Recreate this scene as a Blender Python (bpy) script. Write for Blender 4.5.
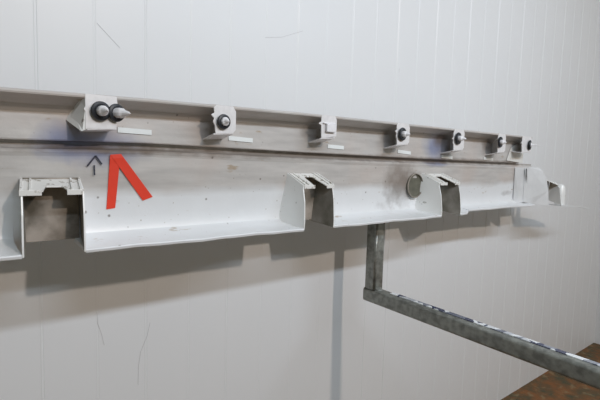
import bpy, bmesh, math, random
from mathutils import Matrix, Vector
random.seed(4)
for o in list(bpy.data.objects): bpy.data.objects.remove(o)
S = bpy.context.scene; C = S.collection
E = 1.319                                   # eye height; all z below are given relative to it

# ---------------- camera ----------------
a, b, c = 0.691, 0.0893, 0.0289             # yaw, pitch, roll
fwd = Vector((math.sin(a)*math.cos(b), math.cos(a)*math.cos(b), -math.sin(b)))
rt = Vector((math.cos(a), -math.sin(a), 0)); up = rt.cross(fwd)
r2 = rt*math.cos(c)+up*math.sin(c); u2 = -rt*math.sin(c)+up*math.cos(c)
M = Matrix((r2, u2, -fwd)).transposed().to_4x4(); M.translation = (0, -1.2, E)
cam = bpy.data.objects.new('camera', bpy.data.cameras.new('camera')); C.objects.link(cam)
cam.matrix_world = M; cam.data.lens = 467*36/600; cam.data.sensor_width = 36; cam.data.clip_start = .02
S.camera = cam
# ---------------- world, lamps, exposure ----------------
w = bpy.data.worlds.new('world'); S.world = w; w.use_nodes = True
w.node_tree.nodes['Background'].inputs[0].default_value = (.93, 1, .88, 1)
w.node_tree.nodes['Background'].inputs[1].default_value = .155
def lamp(name, loc, target, sx, sy, power, col):
    l = bpy.data.lights.new(name, 'AREA'); l.shape = 'RECTANGLE'; l.size = sx; l.size_y = sy; l.energy = power; l.color = col
    o = bpy.data.objects.new(name, l); C.objects.link(o); o.location = loc
    o.rotation_euler = (Vector(target)-Vector(loc)).to_track_quat('-Z', 'Y').to_euler(); return o
lamp('hall_lamp', (1.18, -4.5, E+2.1), (1.2, 0, E-.3), .14, .14, 60, (1, .84, .72))
lamp('tube_lamp', (1.3, -1.96, E+1.17), (1.3, 0, E-.2), 3.0, .10, 34, (.84, .96, 1.10))
S.view_settings.view_transform = 'Standard'; S.view_settings.look = 'None'
S.view_settings.gamma = 1; S.view_settings.use_curve_mapping = False; S.view_settings.exposure = 0.0

# ---------------- materials ----------------
class NT:
    def __init__(s, name, rough=.5, metal=0, spec=.5):
        s.m = bpy.data.materials.new(name); s.m.use_nodes = True; s.t = s.m.node_tree
        s.b = s.t.nodes['Principled BSDF']; s.b.inputs['Roughness'].default_value = rough
        s.b.inputs['Metallic'].default_value = metal; s.b.inputs['Specular IOR Level'].default_value = spec
        s.tc = s.t.nodes.new('ShaderNodeTexCoord').outputs['Object']
    def link(s, a, b): s.t.links.new(a, b)
    def n(s, typ, **k):
        n = s.t.nodes.new(typ)
        for q, v in k.items(): setattr(n, q, v)
        return n
    def noise(s, scale, detail=3, vec=None, stretch=None, rough=.5):
        v = vec or s.tc
        if stretch:
            mp = s.n('ShaderNodeMapping'); mp.inputs['Scale'].default_value = stretch; s.link(v, mp.inputs[0]); v = mp.outputs[0]
        n = s.n('ShaderNodeTexNoise'); n.inputs['Scale'].default_value = scale; n.inputs['Detail'].default_value = detail
        n.inputs['Roughness'].default_value = rough; s.link(v, n.inputs['Vector']); return n.outputs['Fac']
    def ramp(s, fac, *stops):
        r = s.n('ShaderNodeValToRGB'); e = r.color_ramp.elements
        while len(e) < len(stops): e.new(.5)
        for el, (p, cc) in zip(e, stops):
            el.position = p; el.color = (cc, cc, cc, 1) if isinstance(cc, (int, float)) else (*cc, 1)
        s.link(fac, r.inputs[0]); return r.outputs[0]
    def mix(s, fac, A, B):
        m = s.n('ShaderNodeMix', data_type='RGBA')
        for i, v in ((0, fac), (6, A), (7, B)):
            if isinstance(v, tuple): m.inputs[i].default_value = (*v, 1)
            elif isinstance(v, (int, float)): m.inputs[i].default_value = v
            else: s.link(v, m.inputs[i])
        return m.outputs[2]
    def math(s, op, A, B=0, clamp=False):
        m = s.n('ShaderNodeMath', operation=op); m.use_clamp = clamp
        for i, v in ((0, A), (1, B)):
            if isinstance(v, (int, float)): m.inputs[i].default_value = v
            else: s.link(v, m.inputs[i])
        return m.outputs[0]
    def blob(s, ctr, rad, wob=.5, ns=40, gain=2.2):
        """irregular patch for dirt and painted shade: 1 in the middle, 0 outside (object space)"""
        mp = s.n('ShaderNodeMapping'); mp.inputs['Location'].default_value = [-c_/r_ for c_, r_ in zip(ctr, rad)]
        mp.inputs['Scale'].default_value = [1/r_ for r_ in rad]; s.link(s.tc, mp.inputs[0])
        ln = s.n('ShaderNodeVectorMath', operation='LENGTH'); s.link(mp.outputs[0], ln.inputs[0])
        k = s.math('ADD', ln.outputs['Value'], s.math('MULTIPLY', s.math('SUBTRACT', s.noise(ns, 4), .5), wob*2))
        return s.math('MULTIPLY', s.math('SUBTRACT', 1, k), gain, True)
    def bump(s, h, strength=.2, dist=.001):
        b_ = s.n('ShaderNodeBump'); b_.inputs['Strength'].default_value = strength; b_.inputs['Distance'].default_value = dist
        s.link(h, b_.inputs['Height']); s.link(b_.outputs[0], s.b.inputs['Normal'])
    def out(s, col):
        if isinstance(col, tuple): s.b.inputs[0].default_value = (*col, 1)
        else: s.link(col, s.b.inputs[0])
        return s.m

def flat(name, col, rough=.5, metal=0, var=.12, scale=60, spec=.5):
    m = NT(name, rough, metal, spec)
    d = tuple(x*(1-var) for x in col); l = tuple(min(1, x*(1+var*.5)) for x in col)
    return m.out(m.mix(m.noise(scale, 4), d, l))

def steel(name, dirty, clean):
    m = NT(name, .42, .12, .45)
    sp = m.n('ShaderNodeSeparateXYZ'); m.link(m.tc, sp.inputs[0]); z = sp.outputs['Z']
    zz = m.math('ADD', z, m.math('MULTIPLY', m.math('SUBTRACT', m.noise(14, 3, stretch=(.5, 1, 1)), .5), .03))
    f = m.ramp(m.math('MULTIPLY', m.math('ADD', zz, .14), 10, True), (.44, 1.0), (.68, 0.0))   # clean coat below
    streak = m.noise(9, 5, stretch=(1, 1, 7))
    dcol = m.mix(m.ramp(streak, (.3, 0.), (.7, 1.)), tuple(x*.86 for x in dirty), tuple(min(1, x*1.08) for x in dirty))
    pink = m.ramp(m.noise(5, 3), (.5, 0.), (.72, .6)); dcol = m.mix(pink, dcol, (dirty[0]*1.02, dirty[1]*.9, dirty[2]*.84))
    ccol = m.mix(m.noise(12, 4), tuple(x*.92 for x in clean), clean)
    col = m.mix(f, dcol, ccol)
    # rust and grime specks
    v = m.n('ShaderNodeTexVoronoi'); v.inputs['Scale'].default_value = 26; m.link(m.tc, v.inputs['Vector'])
    spk = m.ramp(m.math('ADD', v.outputs['Distance'], m.math('MULTIPLY', m.noise(60, 3), .12)), (.10, 1.0), (.16, 0.0))
    keep = m.ramp(m.noise(7, 2), (.50, 0.), (.56, .8))
    col = m.mix(m.math('MULTIPLY', spk, keep), col, (.16, .13, .11))
    rust = m.ramp(m.noise(34, 4, stretch=(.5, 1, 1.6)), (.67, 0.), (.74, .75)); col = m.mix(rust, col, (.40, .30, .20))
    v2 = m.n('ShaderNodeTexVoronoi'); v2.inputs['Scale'].default_value = 60; m.link(m.tc, v2.inputs['Vector'])
    sp2 = m.ramp(m.math('ADD', v2.outputs['Distance'], m.math('MULTIPLY', m.noise(110, 3), .15)), (.13, 1.0), (.20, 0.0))
    col = m.mix(m.math('MULTIPLY', sp2, m.ramp(m.noise(13, 3), (.50, 0.), (.58, .6))), col, (.30, .24, .18))
    # blue marker-spray stains, soot, dark groove line, painted shade behind brackets
    for ctr, rad in (((.29, -.19, .012), (.13, .06, .05)), ((.225, -.19, .02), (.06, .06, .05)), ((1.475, -.19, .055), (.09, .06, .06)), ((1.49, -.19, .0), (.10, .06, .022))):
        col = m.mix(m.math('MULTIPLY', m.blob(ctr, rad, .35, 16, 1.4), .8), col, (.22, .25, .39))
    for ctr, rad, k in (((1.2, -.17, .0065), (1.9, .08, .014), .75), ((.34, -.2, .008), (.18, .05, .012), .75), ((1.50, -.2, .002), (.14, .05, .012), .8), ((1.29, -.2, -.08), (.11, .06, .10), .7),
                        ((1.24, -.22, -.15), (.10, .06, .03), .5), ((2.05, -.21, -.13), (.08, .05, .02), .8), ((1.97, -.21, .0), (.12, .05, .010), .7), ((1.50, -.18, .085), (.055, .05, .036), .75), ((1.835, -.18, .08), (.05, .05, .036), .7), ((.862, -.18, .078), (.032, .05, .036), .45), ((1.19, -.18, .082), (.035, .05, .036), .5)):  # closing entries paint shade into the bracket openings
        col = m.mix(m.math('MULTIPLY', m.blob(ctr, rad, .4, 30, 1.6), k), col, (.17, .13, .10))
    m.bump(m.noise(55, 4), .25, .002)
    return m.out(col)
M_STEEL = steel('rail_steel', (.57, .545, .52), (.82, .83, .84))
M_HAT = NT('hat_steel', .42, .1, .45)
_c = M_HAT.mix(M_HAT.noise(11, 4), (.80, .80, .78), (.90, .91, .90))
_c = M_HAT.mix(M_HAT.ramp(M_HAT.noise(42, 3), (.66, 0.), (.72, .85)), _c, (.20, .17, .13))
M_HAT.bump(M_HAT.noise(60, 3), .2, .002); M_HAT = M_HAT.out(_c)
M_SHADED = flat('shaded_cheek', (.72, .725, .73), .45, .1, .15, 25)  # hat steel tinted greyer; paints in shade of the far cheek facing left
M_CAP = NT('cap_steel', .45, .05, .4)
_c = M_CAP.mix(M_CAP.ramp(M_CAP.noise(70, 3), (.58, 0.), (.68, .8)), (.80, .79, .76), (.25, .21, .16)); M_CAP = M_CAP.out(_c)
M_INNER = NT('inner_dark', .6, .05, .3)
_c = M_INNER.mix(M_INNER.ramp(M_INNER.noise(20, 5), (.3, 0.), (.7, 1.)), (.16, .15, .12), (.34, .32, .29)); M_INNER = M_INNER.out(_c)
M_SOCK = flat('socket_grime', (.14, .135, .10), .6, .05, .55, 45)
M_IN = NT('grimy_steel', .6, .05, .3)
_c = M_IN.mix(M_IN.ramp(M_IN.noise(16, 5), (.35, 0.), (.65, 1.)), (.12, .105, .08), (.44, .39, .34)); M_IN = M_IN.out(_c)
M_BRK = flat('bracket_zinc', (.84, .82, .82), .4, .1, .18, 90)
M_DARK = flat('black_rubber', (.02, .022, .028), .45, 0, .2)
M_NUB = flat('white_nylon', (.86, .85, .87), .4, 0, .12, 200)
M_TAPE = flat('white_tape', (.83, .86, .85), .6, 0, .05)
M_RED = flat('red_tape', (.80, .055, .025), .5, 0, .06)
M_INK = flat('marker_ink', (.03, .03, .05), .6, 0, .1)
M_TUBE = NT('galvanised_tube', .36, .45, .5)
_c = M_TUBE.mix(M_TUBE.ramp(M_TUBE.noise(55, 5), (.35, 0.), (.65, 1.)), (.19, .195, .18), (.34, .35, .32)); M_TUBE.bump(M_TUBE.noise(90, 3), .3, .001); M_TUBE = M_TUBE.out(_c)
M_FILM = NT('torn_film', .25, 0, .6)
_v = M_FILM.n('ShaderNodeTexVoronoi'); _v.inputs['Scale'].default_value = 42; M_FILM.link(M_FILM.tc, _v.inputs['Vector'])
_c = M_FILM.ramp(_v.outputs['Color'], (.30, (.05, .06, .12)), (.42, (.33, .35, .40)), (.60, (.88, .90, .92))); M_FILM = M_FILM.out(_c)
W_ = NT('white_panel', .38, 0, .35)
_c = W_.mix(W_.noise(2.5, 3), (.765, .775, .785), (.80, .805, .81))
_c = W_.mix(W_.ramp(W_.noise(26, 2, stretch=(1, 1, .5)), (.755, 0.), (.78, .25)), _c, (.55, .55, .54)); M_WALL = W_.out(_c)
M_SCR = flat('scratch_grey', (.60, .59, .60), .6)
F_ = NT('rusty_floor', .7, 0, .3)
_c = F_.mix(F_.ramp(F_.noise(9, 6, rough=.7), (.40, 0.), (.60, 1.)), (.085, .080, .045), (.24, .10, .035))
_c = F_.mix(F_.ramp(F_.noise(19, 5), (.55, 0.), (.66, .8)), _c, (.26, .19, .10)); F_.bump(F_.noise(30, 5), .6, .01); M_FLOOR = F_.out(_c)

# ---------------- mesh helpers ----------------
def finish(name, bm, mat, parent=None, smooth=False, bevel=0):
    bmesh.ops.recalc_face_normals(bm, faces=bm.faces[:])
    me = bpy.data.meshes.new(name); bm.to_mesh(me); bm.free(); me.materials.append(mat)
    o = bpy.data.objects.new(name, me); C.objects.link(o)
    for p in me.polygons: p.use_smooth = bool(smooth)
    if smooth: me.set_sharp_from_angle(angle=.6)
    if bevel:
        md = o.modifiers.new('bevel', 'BEVEL'); md.width = bevel; md.segments = 2; md.limit_method = 'ANGLE'; md.angle_limit = .6
    if smooth == 'weighted': o.modifiers.new('normals', 'WEIGHTED_NORMAL')
    o.location = (0, 0, E) if parent is None else (0, 0, 0)
    if parent is not None: o.parent = parent
    return o
def box(bm, x0, x1, y0, y1, z0, z1):
    v = [bm.verts.new((x, y, z)) for x in (x0, x1) for y in (y0, y1) for z in (z0, z1)]
    for f in ((0, 1, 3, 2), (4, 6, 7, 5), (0, 4, 5, 1), (2, 3, 7, 6), (0, 2, 6, 4), (1, 5, 7, 3)): bm.faces.new([v[i] for i in f])
def slab(bm, pts, off):
    """closed plate: polygon pts (3D) thickened by vector off"""
    A = [bm.verts.new(p) for p in pts]; B = [bm.verts.new(Vector(p)+Vector(off)) for p in pts]
    bm.faces.new(A); bm.faces.new(B[::-1]); n = len(A)
    for i in range(n): bm.faces.new((A[i], B[i], B[(i+1) % n], A[(i+1) % n]))
def loft(bm, sections, cap=True):
    """sections: list of equal-length closed rings of 3D points"""
    R = [[bm.verts.new(p) for p in s] for s in sections]; n = len(R[0])
    for r, q in zip(R, R[1:]):
        for i in range(n): bm.faces.new((r[i], q[i], q[(i+1) % n], r[(i+1) % n]))
    if cap: bm.faces.new(R[0]); bm.faces.new(R[-1][::-1])
def sheet(bm, xs, prof, t):
    """sheet-metal strip: prof(x) -> open list of (y, z); thickened by t towards the wall/back side"""
    secs = []
    for x in xs:
        p = prof(x); n = len(p); back = []
        for i in range(n):
            q0 = p[max(0, i-1)]; q1 = p[min(n-1, i+1)]
            dy, dz = q1[0]-q0[0], q1[1]-q0[1]; L = math.hypot(dy, dz) or 1
            back.append((p[i][0]-dz/L*t, p[i][1]+dy/L*t))
        secs.append([(x, y, z) for y, z in p]+[(x, y, z) for y, z in back[::-1]])
    loft(bm, secs)
def lathe(bm, ctr, axis, prof, seg=24, cap=True):
    ax = Vector(axis).normalized(); q = ax.to_track_quat('Z', 'Y')
    loft(bm, [[Vector(ctr)+q @ Vector((r*math.cos(k*2*math.pi/seg), r*math.sin(k*2*math.pi/seg), h)) for k in range(seg)] for r, h in prof], cap)
def stroke(bm, pts, wd, y, t=.0006):
    """flat drawn line on the vertical plane y"""
    for (x0, z0), (x1, z1) in zip(pts, pts[1:]):
        L = math.hypot(x1-x0, z1-z0); nx, nz = -(z1-z0)/L*wd/2, (x1-x0)/L*wd/2
        slab(bm, [(x0+nx, y, z0+nz), (x1+nx, y, z1+nz), (x1-nx, y, z1-nz), (x0-nx, y, z0-nz)], (0, -t, 0))
def empty(name, label, cat):
    o = bpy.data.objects.new(name, None); C.objects.link(o); o.location = (0, 0, E); o['label'] = label; o['category'] = cat; return o
def lerp(a, b, t): return a+(b-a)*t
def interp(x, tab):
    if x <= tab[0][0]: return tab[0][1]
    for (x0, v0), (x1, v1) in zip(tab, tab[1:]):
        if x <= x1: return lerp(v0, v1, (x-x0)/(x1-x0))
    return tab[-1][1]

# ---------------- setting ----------------
bm = bmesh.new()
SP, OFF = .12457, .2179
xs = [(-2.5, 0)]
i = -20
while OFF+SP*i < 3.85:
    x = OFF+SP*i
    if x > -2.4:
        g = .0007 if i % 2 else .0012
        g *= .6 if x < 1.3 else 1.7
        xs += [(x-.0045, 0), (x-.003, -g*.6), (x-.0012, -g*.6), (x, g), (x+.0012, g), (x+.0035, 0)] if x < 1.3 else [(x-.005, 0), (x-.001, -g), (x+.001, -g), (x+.003, 0)]
    i += 1
xs.append((3.9, 0))
ring = [(x, y, 0) for x, y in xs]+[(3.9, .08, 0), (-2.5, .08, 0)]
A = [bm.verts.new((x, y, -E)) for x, y, _ in ring]; B = [bm.verts.new((x, y, 1.75)) for x, y, _ in ring]
n = len(ring)
for k in range(n): bm.faces.new((A[k], A[(k+1) % n], B[(k+1) % n], B[k]))
bm.faces.new(A); bm.faces.new(B)
wall = finish('wall_back', bm, M_WALL); wall['kind'] = 'structure'
bm = bmesh.new(); box(bm, 3.9, 3.98, -4, .08, -E, 1.75)
for k in range(30): box(bm, 3.8985, 3.9, -.12-.125*k, -.117-.125*k, -E, 1.75)
o = finish('wall_right', bm, M_WALL); o['kind'] = 'structure'
bm = bmesh.new(); box(bm, -2.5, 3.98, -4, .08, -E-.1, -E)
o = finish('floor', bm, M_FLOOR); o['kind'] = 'structure'
for pts in ([(.341, -.40), (.343, -.43), (.352, -.46), (.358, -.489)], [(.478, -.455), (.470, -.49), (.452, -.53), (.446, -.57), (.445, -.621)],
            [(.348, .307), (.402, .258)], [(.836, .362), (.90, .375), (.985, .41)]):
    bm = bmesh.new(); stroke(bm, pts, .0011, .0); o = finish('scratch', bm, M_SCR, wall); o['label'] = 'thin grey scratch mark'

# ---------------- the long sheet metal rail ----------------
rail = empty('sheet_metal_rail', 'long dented grey and white sheet metal rail with notched bottom shelf and bolted brackets', 'metal rail')
ZT = [(-.4, .100), (.119, .106), (.384, .113), (.789, .119), (1.486, .121), (2.119, .123)]
ZG = [(-.4, .010), (.12, .011), (.40, .015), (.82, .009), (1.39, .002), (2.28, -.004)]
def frange(a, b, st):
    n = max(1, int(round((b-a)/st))); return [lerp(a, b, k/n) for k in range(n+1)]
WY = -.185                                  # plane of the upper web
def top_prof(x):
    z = interp(x, ZT); g = interp(x, ZG); d = interp(x, [(1.95, 0), (2.0, -.004), (2.12, .0)])
    return [(WY-.02, z+.005), (-.236, z), (-.2375, z-.003), (-.2365, z-.006), (-.233, z-.0065), (-.215, z-.012), (WY-.010, z-.020), (WY+d, z-.034), (WY+d, g+.011),
            (WY+.001, g+.0085), (WY+.016, g+.007)]
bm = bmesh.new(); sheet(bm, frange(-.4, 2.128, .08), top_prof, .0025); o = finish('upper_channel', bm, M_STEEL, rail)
def low_prof(x):
    g = interp(x, ZG)
    return [(WY+.016, g+.007), (WY+.016, g-.000), (WY+.010, g-.006), (WY-.001, g-.0085), (WY-.0025, g-.0105), (WY-.0025, g-.014), (WY, g-.022), (WY+.0022, -.05), (WY+.0045, -.072), (WY+.0068, -.090), (WY+.011, -.130), (WY+.016, -.176)]
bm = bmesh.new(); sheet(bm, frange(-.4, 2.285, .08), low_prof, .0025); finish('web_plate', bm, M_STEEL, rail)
# folded joint plate closing the upper channel at its far end
bm = bmesh.new()
slab(bm, [(2.00, WY-.0065, .016), (2.15, WY-.0065, .006), (2.15, WY-.0065, .090), (2.075, WY-.0065, .090), (2.03, WY-.0065, .070)], (0, .002, 0))
o = finish('joint_plate', bm, flat('joint_steel', (.78, .77, .73), .45, .1), rail, bevel=.0008); o['label'] = 'lighter folded end plate'

HATS = [(.141, .2475, .141, .2475, 0, .014, -.054, -.224), (.789, .900, .803, .912, 0, -.013), (1.418, 1.540, 1.428, 1.552, 0, -.026), (2.285, 2.43, 2.262, 2.41, 1, 0)]   # last value: how far the back is skewed along x
# shelf strips between the hats
def shelf(x0, x1, front, th=.0055, fz=-.1845):
    def prof(x):
        f = front(x); zb = -.1775
        return [(-.1815, -.070), (-.1806, -.078), (-.1792, -.090), (-.1770, -.110), (-.1740, -.136), (-.1730, -.155), (-.1765, -.168), (-.185, -.1752), (min(-.190, lerp(-.189, f, .5)), lerp(zb, fz, .5)), (f+.0015, fz-.0002), (f, fz-.0025)]
    bm = bmesh.new()
    secs = []
    for x in frange(x0, x1, .05):
        p = prof(x); jit = .0012*math.sin(x*23)+.0007*math.sin(x*61)
        p = [(y+(jit if k > 8 else 0), z+(jit*.6 if k > 7 else 0)) for k, (y, z) in enumerate(p)]
        under = [(p[-1][0]+.0008, p[-1][1]-th+.001), (p[-1][0]+.003, p[-1][1]-th), (-.182, -.1775-th), (-.173, -.176), (-.1705, -.162), (-.1710, -.142), (-.1750, -.10), (-.1780, -.078), (-.1785, -.070)]
        secs.append([(x, y, z) for y, z in p]+[(x, y, z) for y, z in under])
    loft(bm, secs)
    return finish('shelf_strip', bm, M_STEEL, rail, smooth=True)
F0 = lambda x: -.2645
shelf(-.4, .141, F0); shelf(.2475, .789, F0); shelf(.900, 1.418, F0)
shelf(1.540, 1.66, lambda x: interp(x, [(1.54, -.2645), (1.60, -.255), (1.66, -.226)]))
shelf(1.66, 2.20, lambda x: interp(x, [(1.66, -.226), (1.9, -.223), (2.27, -.245)]), fz=-.181)
o = shelf(2.425, 2.80, lambda x: interp(x, [(2.42, -.262), (2.80, -.235)]), th=.004)
bpy.data.objects.remove(o)
bm = bmesh.new()
secs = []
for x, y0, y1, z in ((2.425, -.170, -.264, -.1905), (2.55, -.178, -.262, -.199), (2.68, -.196, -.262, -.209), (2.80, -.232, -.263, -.221)):
    secs.append([(x, y0, z), (x, y1, z), (x, y1, z-.005), (x, y0, z-.005)])
loft(bm, secs); finish('shelf_strip', bm, M_STEEL, rail)

def hat(xb0, xb1, xt0, xt1, last, sk, zb=-.042, slot=-.200):
    t = .0035
    root = None
    def sx(y): return sk*(y+.2645)/.10
    def cheek(xb, xt, s, parent):
        bm = bmesh.new()
        # outline front->back in (y, z); x slides from xb at the foot to xt at the top
        out = [(-.2645, -.190), (-.2640, -.170), (-.2560, -.115), (-.2465, -.083 if s > 0 else -.078), (-.2455, -.072), (-.181, zb+.002), (-.166, -.172), (-.180, -.179)]
        P = []
        for y, z in out:
            k = (z+.19)/.125; P.append((lerp(xb, xt, min(1, max(0, k)))+sx(y)*(1.5-.5*min(1, max(0, k))), y, z))
        slab(bm, P, (t*s, 0, 0)); o = finish('cheek', bm, M_HAT, parent, bevel=.0008)
        o.data.materials.append(M_INNER)
        for p in o.data.polygons:                       # the face towards the inside of the notch gets a darker colour
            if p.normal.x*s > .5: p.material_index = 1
        return o
    if last:
        bm = bmesh.new()
        out = [(2.285, -.2645, -.190), (2.284, -.258, -.12), (2.276, -.250, -.062), (2.262, -.238, -.030), (2.25, -.224, -.012), (2.185, -.205, -.010), (2.155, -.200, -.014), (2.162, -.200, -.172), (2.215, -.222, -.182)]
        slab(bm, out, (.0035, .003, 0)); o = finish('cheek', bm, M_SHADED, rail, bevel=.0008); o['label'] = 'wide dented white cheek'
        bm = bmesh.new(); slab(bm, [(2.118, -.176, -.172), (2.085, -.190, -.014), (2.120, -.192, -.012), (2.160, -.1995, -.014), (2.166, -.1995, -.174), (2.140, -.190, -.176)], (0, .0018, 0))
        finish('fold_flap', bm, M_SHADED, rail, bevel=.0006)
        bm = bmesh.new(); slab(bm, [(2.150, -.2085, -.018), (2.158, -.2085, -.018), (2.166, -.2085, -.055), (2.168, -.2085, -.085), (2.158, -.2085, -.055)], (0, -.0006, 0))
        o = finish('crack', bm, M_DARK, rail); o['label'] = 'dark crack in the fold'
        bm = bmesh.new(); slab(bm, [(2.425, -.264, -.1905), (2.425, -.250, -.108), (2.43, -.243, -.094), (2.43, -.222, -.080), (2.43, -.20, -.076), (2.43, -.195, -.172)], (.0035, 0, 0))
        finish('cheek', bm, M_HAT, rail, bevel=.0008)
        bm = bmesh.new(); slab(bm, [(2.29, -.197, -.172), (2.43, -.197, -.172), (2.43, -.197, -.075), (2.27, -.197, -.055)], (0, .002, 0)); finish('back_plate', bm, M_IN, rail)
        bm = bmesh.new(); slab(bm, [(2.275, -.246, -.066), (2.43, -.243, -.094), (2.43, -.197, -.075), (2.27, -.197, -.052)], (0, 0, -.003)); finish('cap_plate', bm, M_CAP, rail)
        # rounded outer shoulder right of the notch
        bm = bmesh.new(); lathe(bm, (2.476, -.236, -.192), (0, 0, 1), [(.024, 0), (.023, .05), (.020, .085), (.014, .097), (.006, .101)], 20); finish('shoulder', bm, M_HAT, rail, smooth=True)
        return
    cheek(xb0, xt0, 1, rail); cheek(xb1, xt1, -1, rail)
    # cap: plate with a U slot open at the front
    bm = bmesh.new()
    def cz(y): return lerp(-.072, zb, (y+.2455)/.0625)
    L = xt1-xt0; s0, s1 = xt0+L*.36, xt0+L*.74; ym = slot
    P = [(xt0, -.2465), (s0-.002, -.2465), (s0+.003, ym), (s1-.010, ym), (s1, -.2465), (xt1, -.2465), (xt1, -.184), (xt0, -.184)]
    slab(bm, [(x+sx(y), y, cz(y)) for x, y in P], (0, 0, -.003))
    for x0, x1 in ((xt0, s0-.002), (s1, xt1)): box(bm, x0, x1, -.248, -.2455, -.0815, -.0715)     # folded front tabs
    cap = finish('cap_plate', bm, M_CAP, rail, bevel=.0006)
    for x0 in (xt0+.001, xt0+.016, xt1-.020, xt1-.005):
        bm = bmesh.new(); slab(bm, [(x0, -.2465, cz(-.2465)), (x0+.0035, -.2465, cz(-.2465)), (x0+.0035+sx(-.188), -.188, cz(-.188)), (x0+sx(-.188), -.188, cz(-.188))], (0, 0, .0035))
        finish('lip', bm, M_CAP, cap)
    # grimy back plate seen through the notch
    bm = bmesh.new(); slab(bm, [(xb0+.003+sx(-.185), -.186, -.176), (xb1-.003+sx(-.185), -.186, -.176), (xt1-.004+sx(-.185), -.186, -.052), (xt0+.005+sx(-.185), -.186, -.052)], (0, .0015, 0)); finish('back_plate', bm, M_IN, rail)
for h in HATS: hat(*h)

# grimy round socket left of the third notch
bm = bmesh.new(); ctr = (1.366, -.1805, -.085)
lathe(bm, ctr, (0, -1, 0), [(.044, 0), (.044, .004), (.040, .003), (.030, .0015), (.010, .0010)], 32)
o = finish('round_socket', bm, M_SOCK, rail, smooth=True); o['label'] = 'grimy dark round socket'
bm = bmesh.new(); lathe(bm, ctr, (0, -1, 0), [(.0405, .003), (.0405, .008), (.042, .009), (.0435, .007), (.0435, .003), (.0405, .003)], 32, False)
o = finish('socket_rim', bm, M_IN, rail, smooth=True)

# ---------------- brackets ----------------
FY = -.238
def screw(parent, x, z, tip=.018, axis=(.0, -1, 0), dark=True, r=.0165):
    if dark:
        bm = bmesh.new(); lathe(bm, (x, FY-.003, z), (axis[0]*.5, -1, 0), [(r, 0), (r+.001, .002), (r, .005), (r-.004, .0065), (.0085, .0035)], 28)
        wsh = finish('washer', bm, M_DARK, parent, smooth=True); wsh['label'] = 'black rubber washer'
    bm = bmesh.new(); lathe(bm, (x, FY-.004, z), axis, [(.0100, 0), (.0105, tip*.35), (.0100, tip*.5), (.0068, tip*.65), (.0040, tip*.95), (.0012, tip*1.12)], 10)
    s_ = finish('screw', bm, M_NUB, parent); s_['label'] = 'white pointed screw'
def bracket(x0, x1, z0, z1, kind):
    zt = interp((x0+x1)/2, ZT)-.0005; w_ = x1-x0
    bm = bmesh.new()
    # face outline with a tooth on its left edge and a clipped upper right corner
    P = [(x0+.010, zt+.001), (x1-.008, zt+.001), (x1, zt-.010), (x1, z0+.012), (x1-.008, z0+.004), (x0+.008, z0), (x0+.006, z0+.020), (x0+.001, z0+.028),
         (x0+.004, z0+.036), (x0-.004, z0+.043), (x0+.004, z0+.048), (x0+.003, z0+.060)]
    if kind == 'double': P = [(x0, zt+.001), (x1-.006, zt+.001), (x1-.004, zt-.012), (x1-.008, zt-.016), (x1-.006, z0+.006), (x1-.014, z0+.002), (x0, z0), (x0-.0, z0+.033), (x0-.003, z0+.038), (x0, z0+.043)]
    if kind == 'blank': P = [(x0+.004, zt+.001), (x1-.006, zt+.001), (x1, zt-.010), (x1, z0+.008), (x0+.006, z0), (x0+.004, z0+.036), (x0-.006, z0+.040), (x0+.004, z0+.046)]
    slab(bm, [(x, FY, z) for x, z in P], (0, .003, 0))
    br = finish('bracket', bm, M_BRK, rail, bevel=.0007)
    bm = bmesh.new()   # floor tongue running back to the web
    d = -.010 if kind != 'double' else -.001
    if kind == 'end': d = .006
    slab(bm, [(x0+.003, FY+.001, z0+.001), (x1-.006, FY+.001, z0+.005), (x1-.006, WY-.0005, z0+d+.004), (x0+.003, WY-.0005, z0+d)], (0, 0, -.003))
    finish('bracket_floor', bm, M_BRK, br, bevel=.0005)
    bm = bmesh.new()   # right hand return
    slab(bm, [(x1-.006, FY+.002, z0+.004), (x1-.006, FY+.002, zt-.004), (x1-.006, -.200, zt-.022), (x1-.006, WY-.0005, zt-.034), (x1-.006, WY-.0005, z0+d+.005)], (-.003, 0, 0))
    finish('bracket_side', bm, M_BRK, br)
    if kind == 'double':
        bm = bmesh.new(); slab(bm, [(x0, FY+.001, zt-.002), (x0, FY+.001, z0), (x0-.008, FY+.002, z0-.004), (x0-.022, WY-.0005, z0+.018), (x0-.010, WY-.0005, z0+.045)], (.003, 0, 0))
        finish('bracket_side', bm, M_HAT, br)
    return br
BR = [(.256, .321, .044, .110, 'double'), (.530, .592, .050, .113, 'std'), (.860, .922, .056, .116, 'blank'), (1.183, 1.252, .051, .119, 'std'),
      (1.504, 1.578, .044, .122, 'std'), (1.822, 1.890, .046, .122, 'std'), (2.030, 2.125, .052, .122, 'end')]
b1 = bracket(*BR[0]); screw(b1, .283, .080, .030, (.10, -1, 0), r=.0180); screw(b1, .3125, .079, .034, (.45, -1, -.05), r=.0170)
b2 = bracket(*BR[1]); screw(b2, .556, .079, .018, (.12, -1, .05))
b3 = bracket(*BR[2])
bm = bmesh.new(); box(bm, .878, .912, -.247, FY, .074, .096); box(bm, .868, .916, -.243, FY, .096, .100); finish('stub_block', bm, M_NUB, b3, bevel=.002)
b4 = bracket(*BR[3]); screw(b4, 1.209, .086, .024, (.25, -1, 0), r=.020)
b5 = bracket(*BR[4]); screw(b5, 1.530, .088, .026, (.3, -1, -.05), r=.021)
b6 = bracket(*BR[5]); screw(b6, 1.836, .088, .022, (.3, -1, -.05), r=.021)
b7 = bracket(*BR[6]); screw(b7, 2.096, .087, .012, (.7, -1, 0), r=.021)
bm = bmesh.new(); lathe(bm, (2.10, -.245, .087), (1, -.5, 0), [(.003, 0), (.0025, .03), (.0008, .048)], 8); finish('pin', bm, M_NUB, b7)

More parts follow.
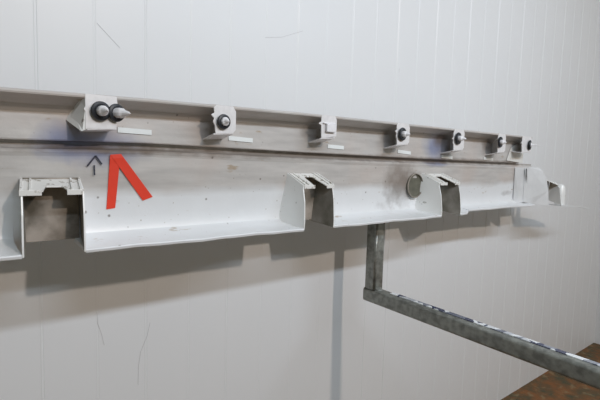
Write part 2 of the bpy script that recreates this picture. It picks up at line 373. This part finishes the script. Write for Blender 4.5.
# ---------------- tape, arrow marks ----------------
for x0, x1, z0, z1 in ((.327, .399, .0475, .046), (.591, .661, .0435, .041), (.919, .984, .0365, .0345), (1.234, 1.304, .032, .028), (1.485, 1.556, .021, .018), (1.780, 1.855, .021, .018)):
    bm = bmesh.new(); h = .0055
    x0, x1, z0, z1 = (q*1.02 for q in (x0, x1, z0, z1)); slab(bm, [(x0, WY-.001, z0-h), (x1, WY-.001, z1-h), (x1, WY-.001, z1+h), (x0, WY-.001, z0+h)], (0, -.0012, 0)); finish('tape_strip', bm, M_TAPE, rail)
bm = bmesh.new()
WEB = [(-.158, -.1715), (-.07, -.1815), (-.030, -.1855), (-.02, -.1865), (-.012, -.188), (.1, -.188)]
def ribbon(bm, L, R_, lift=0, n=12):
    # tape pressed on the web: two long edges given as (x, z) end points, y taken from the sheet below
    secs = []
    for k in range(n+1):
        q = []
        for A_, B_ in (L, R_):
            x, z = lerp(A_[0], B_[0], k/n), lerp(A_[1], B_[1], k/n)
            y = interp(z*1.02, WEB)-.0008-lift; f = (1.2+y)/.995; q.append((x*f, y, z*f))
        secs.append([q[0], q[1], (q[1][0], q[1][1]-.0006, q[1][2]), (q[0][0], q[0][1]-.0006, q[0][2])])
    loft(bm, secs)
ribbon(bm, ((.312, -.004), (.3035, -.117)), ((.333, -.004), (.3215, -.115)))
ribbon(bm, ((.3125, -.004), (.380, -.1015)), ((.334, -.002), (.402, -.094)), .0007)
o = finish('arrow_mark', bm, M_RED, rail); o['label'] = 'red tape chevron pointing up'
bm = bmesh.new(); stroke(bm, [(.272, -.0285), (.2885, -.007), (.3005, -.0245)], .0032, WY-.0027); stroke(bm, [(.2855, -.0265), (.286, -.047)], .0028, WY-.0027)
o = finish('arrow_mark', bm, M_INK, rail); o['label'] = 'small hand-drawn black arrow pointing up'

# ---------------- tubular support ----------------
fr = empty('support_arm', 'bent grey galvanised square tube arm carrying the metal rail from below', 'tube support')
def rring(cx, cz, h, r=.009):
    pts = []
    for qx, qz, a0 in ((1, 1, 0), (-1, 1, 90), (-1, -1, 180), (1, -1, 270)):
        for k in range(5):
            an = math.radians(a0+k*22.5); pts.append((cx+qx*(h-r)+r*math.cos(an), cz+qz*(h-r)+r*math.sin(an)))
    return pts
TX, TY, H = 1.186, -.170, .023
bm = bmesh.new(); loft(bm, [[(x, y, z) for x, y in rring(TX, TY, H)] for z in (-.430, -.186)])
finish('upright_tube', bm, M_TUBE, fr, smooth='weighted')
bm = bmesh.new()
def arm(y): k = (y+.145)/-.705; return TX+.010*k, -.4525-.027*k
secs = []
for y in (-.145, -.148, -.5, -.85, -1.05):
    x, z = arm(y); secs.append([(p, y, q) for p, q in rring(x, z, H)])
loft(bm, secs); finish('arm_tube', bm, M_TUBE, fr, smooth='weighted')
bm = bmesh.new(); secs = []                      # torn film stuck along the top edge
for k, y in enumerate(frange(-.24, -1.04, .012)):
    x, z = arm(y); e1 = .019+random.uniform(-.001, .001); e0 = .001+.004*math.sin(k*1.7)+random.uniform(-.003, .003); zz = z+H; hgt = .0012+random.uniform(0, .0016)
    secs.append([(x+e0, y, zz), (x+e0, y, zz+hgt), (x+e1, y, zz+hgt*.8), (x+e1, y, zz)])
loft(bm, secs); o = finish('torn_film', bm, M_FILM, fr); o['label'] = 'torn white and blue film along the top of the arm'
bm = bmesh.new(); lathe(bm, (TX, TY-H, -.430), (0, -.5, .8), [(.016, -.004), (.013, .003), (.006, .006)], 12); finish('weld_bead', bm, M_TUBE, fr, smooth=True)
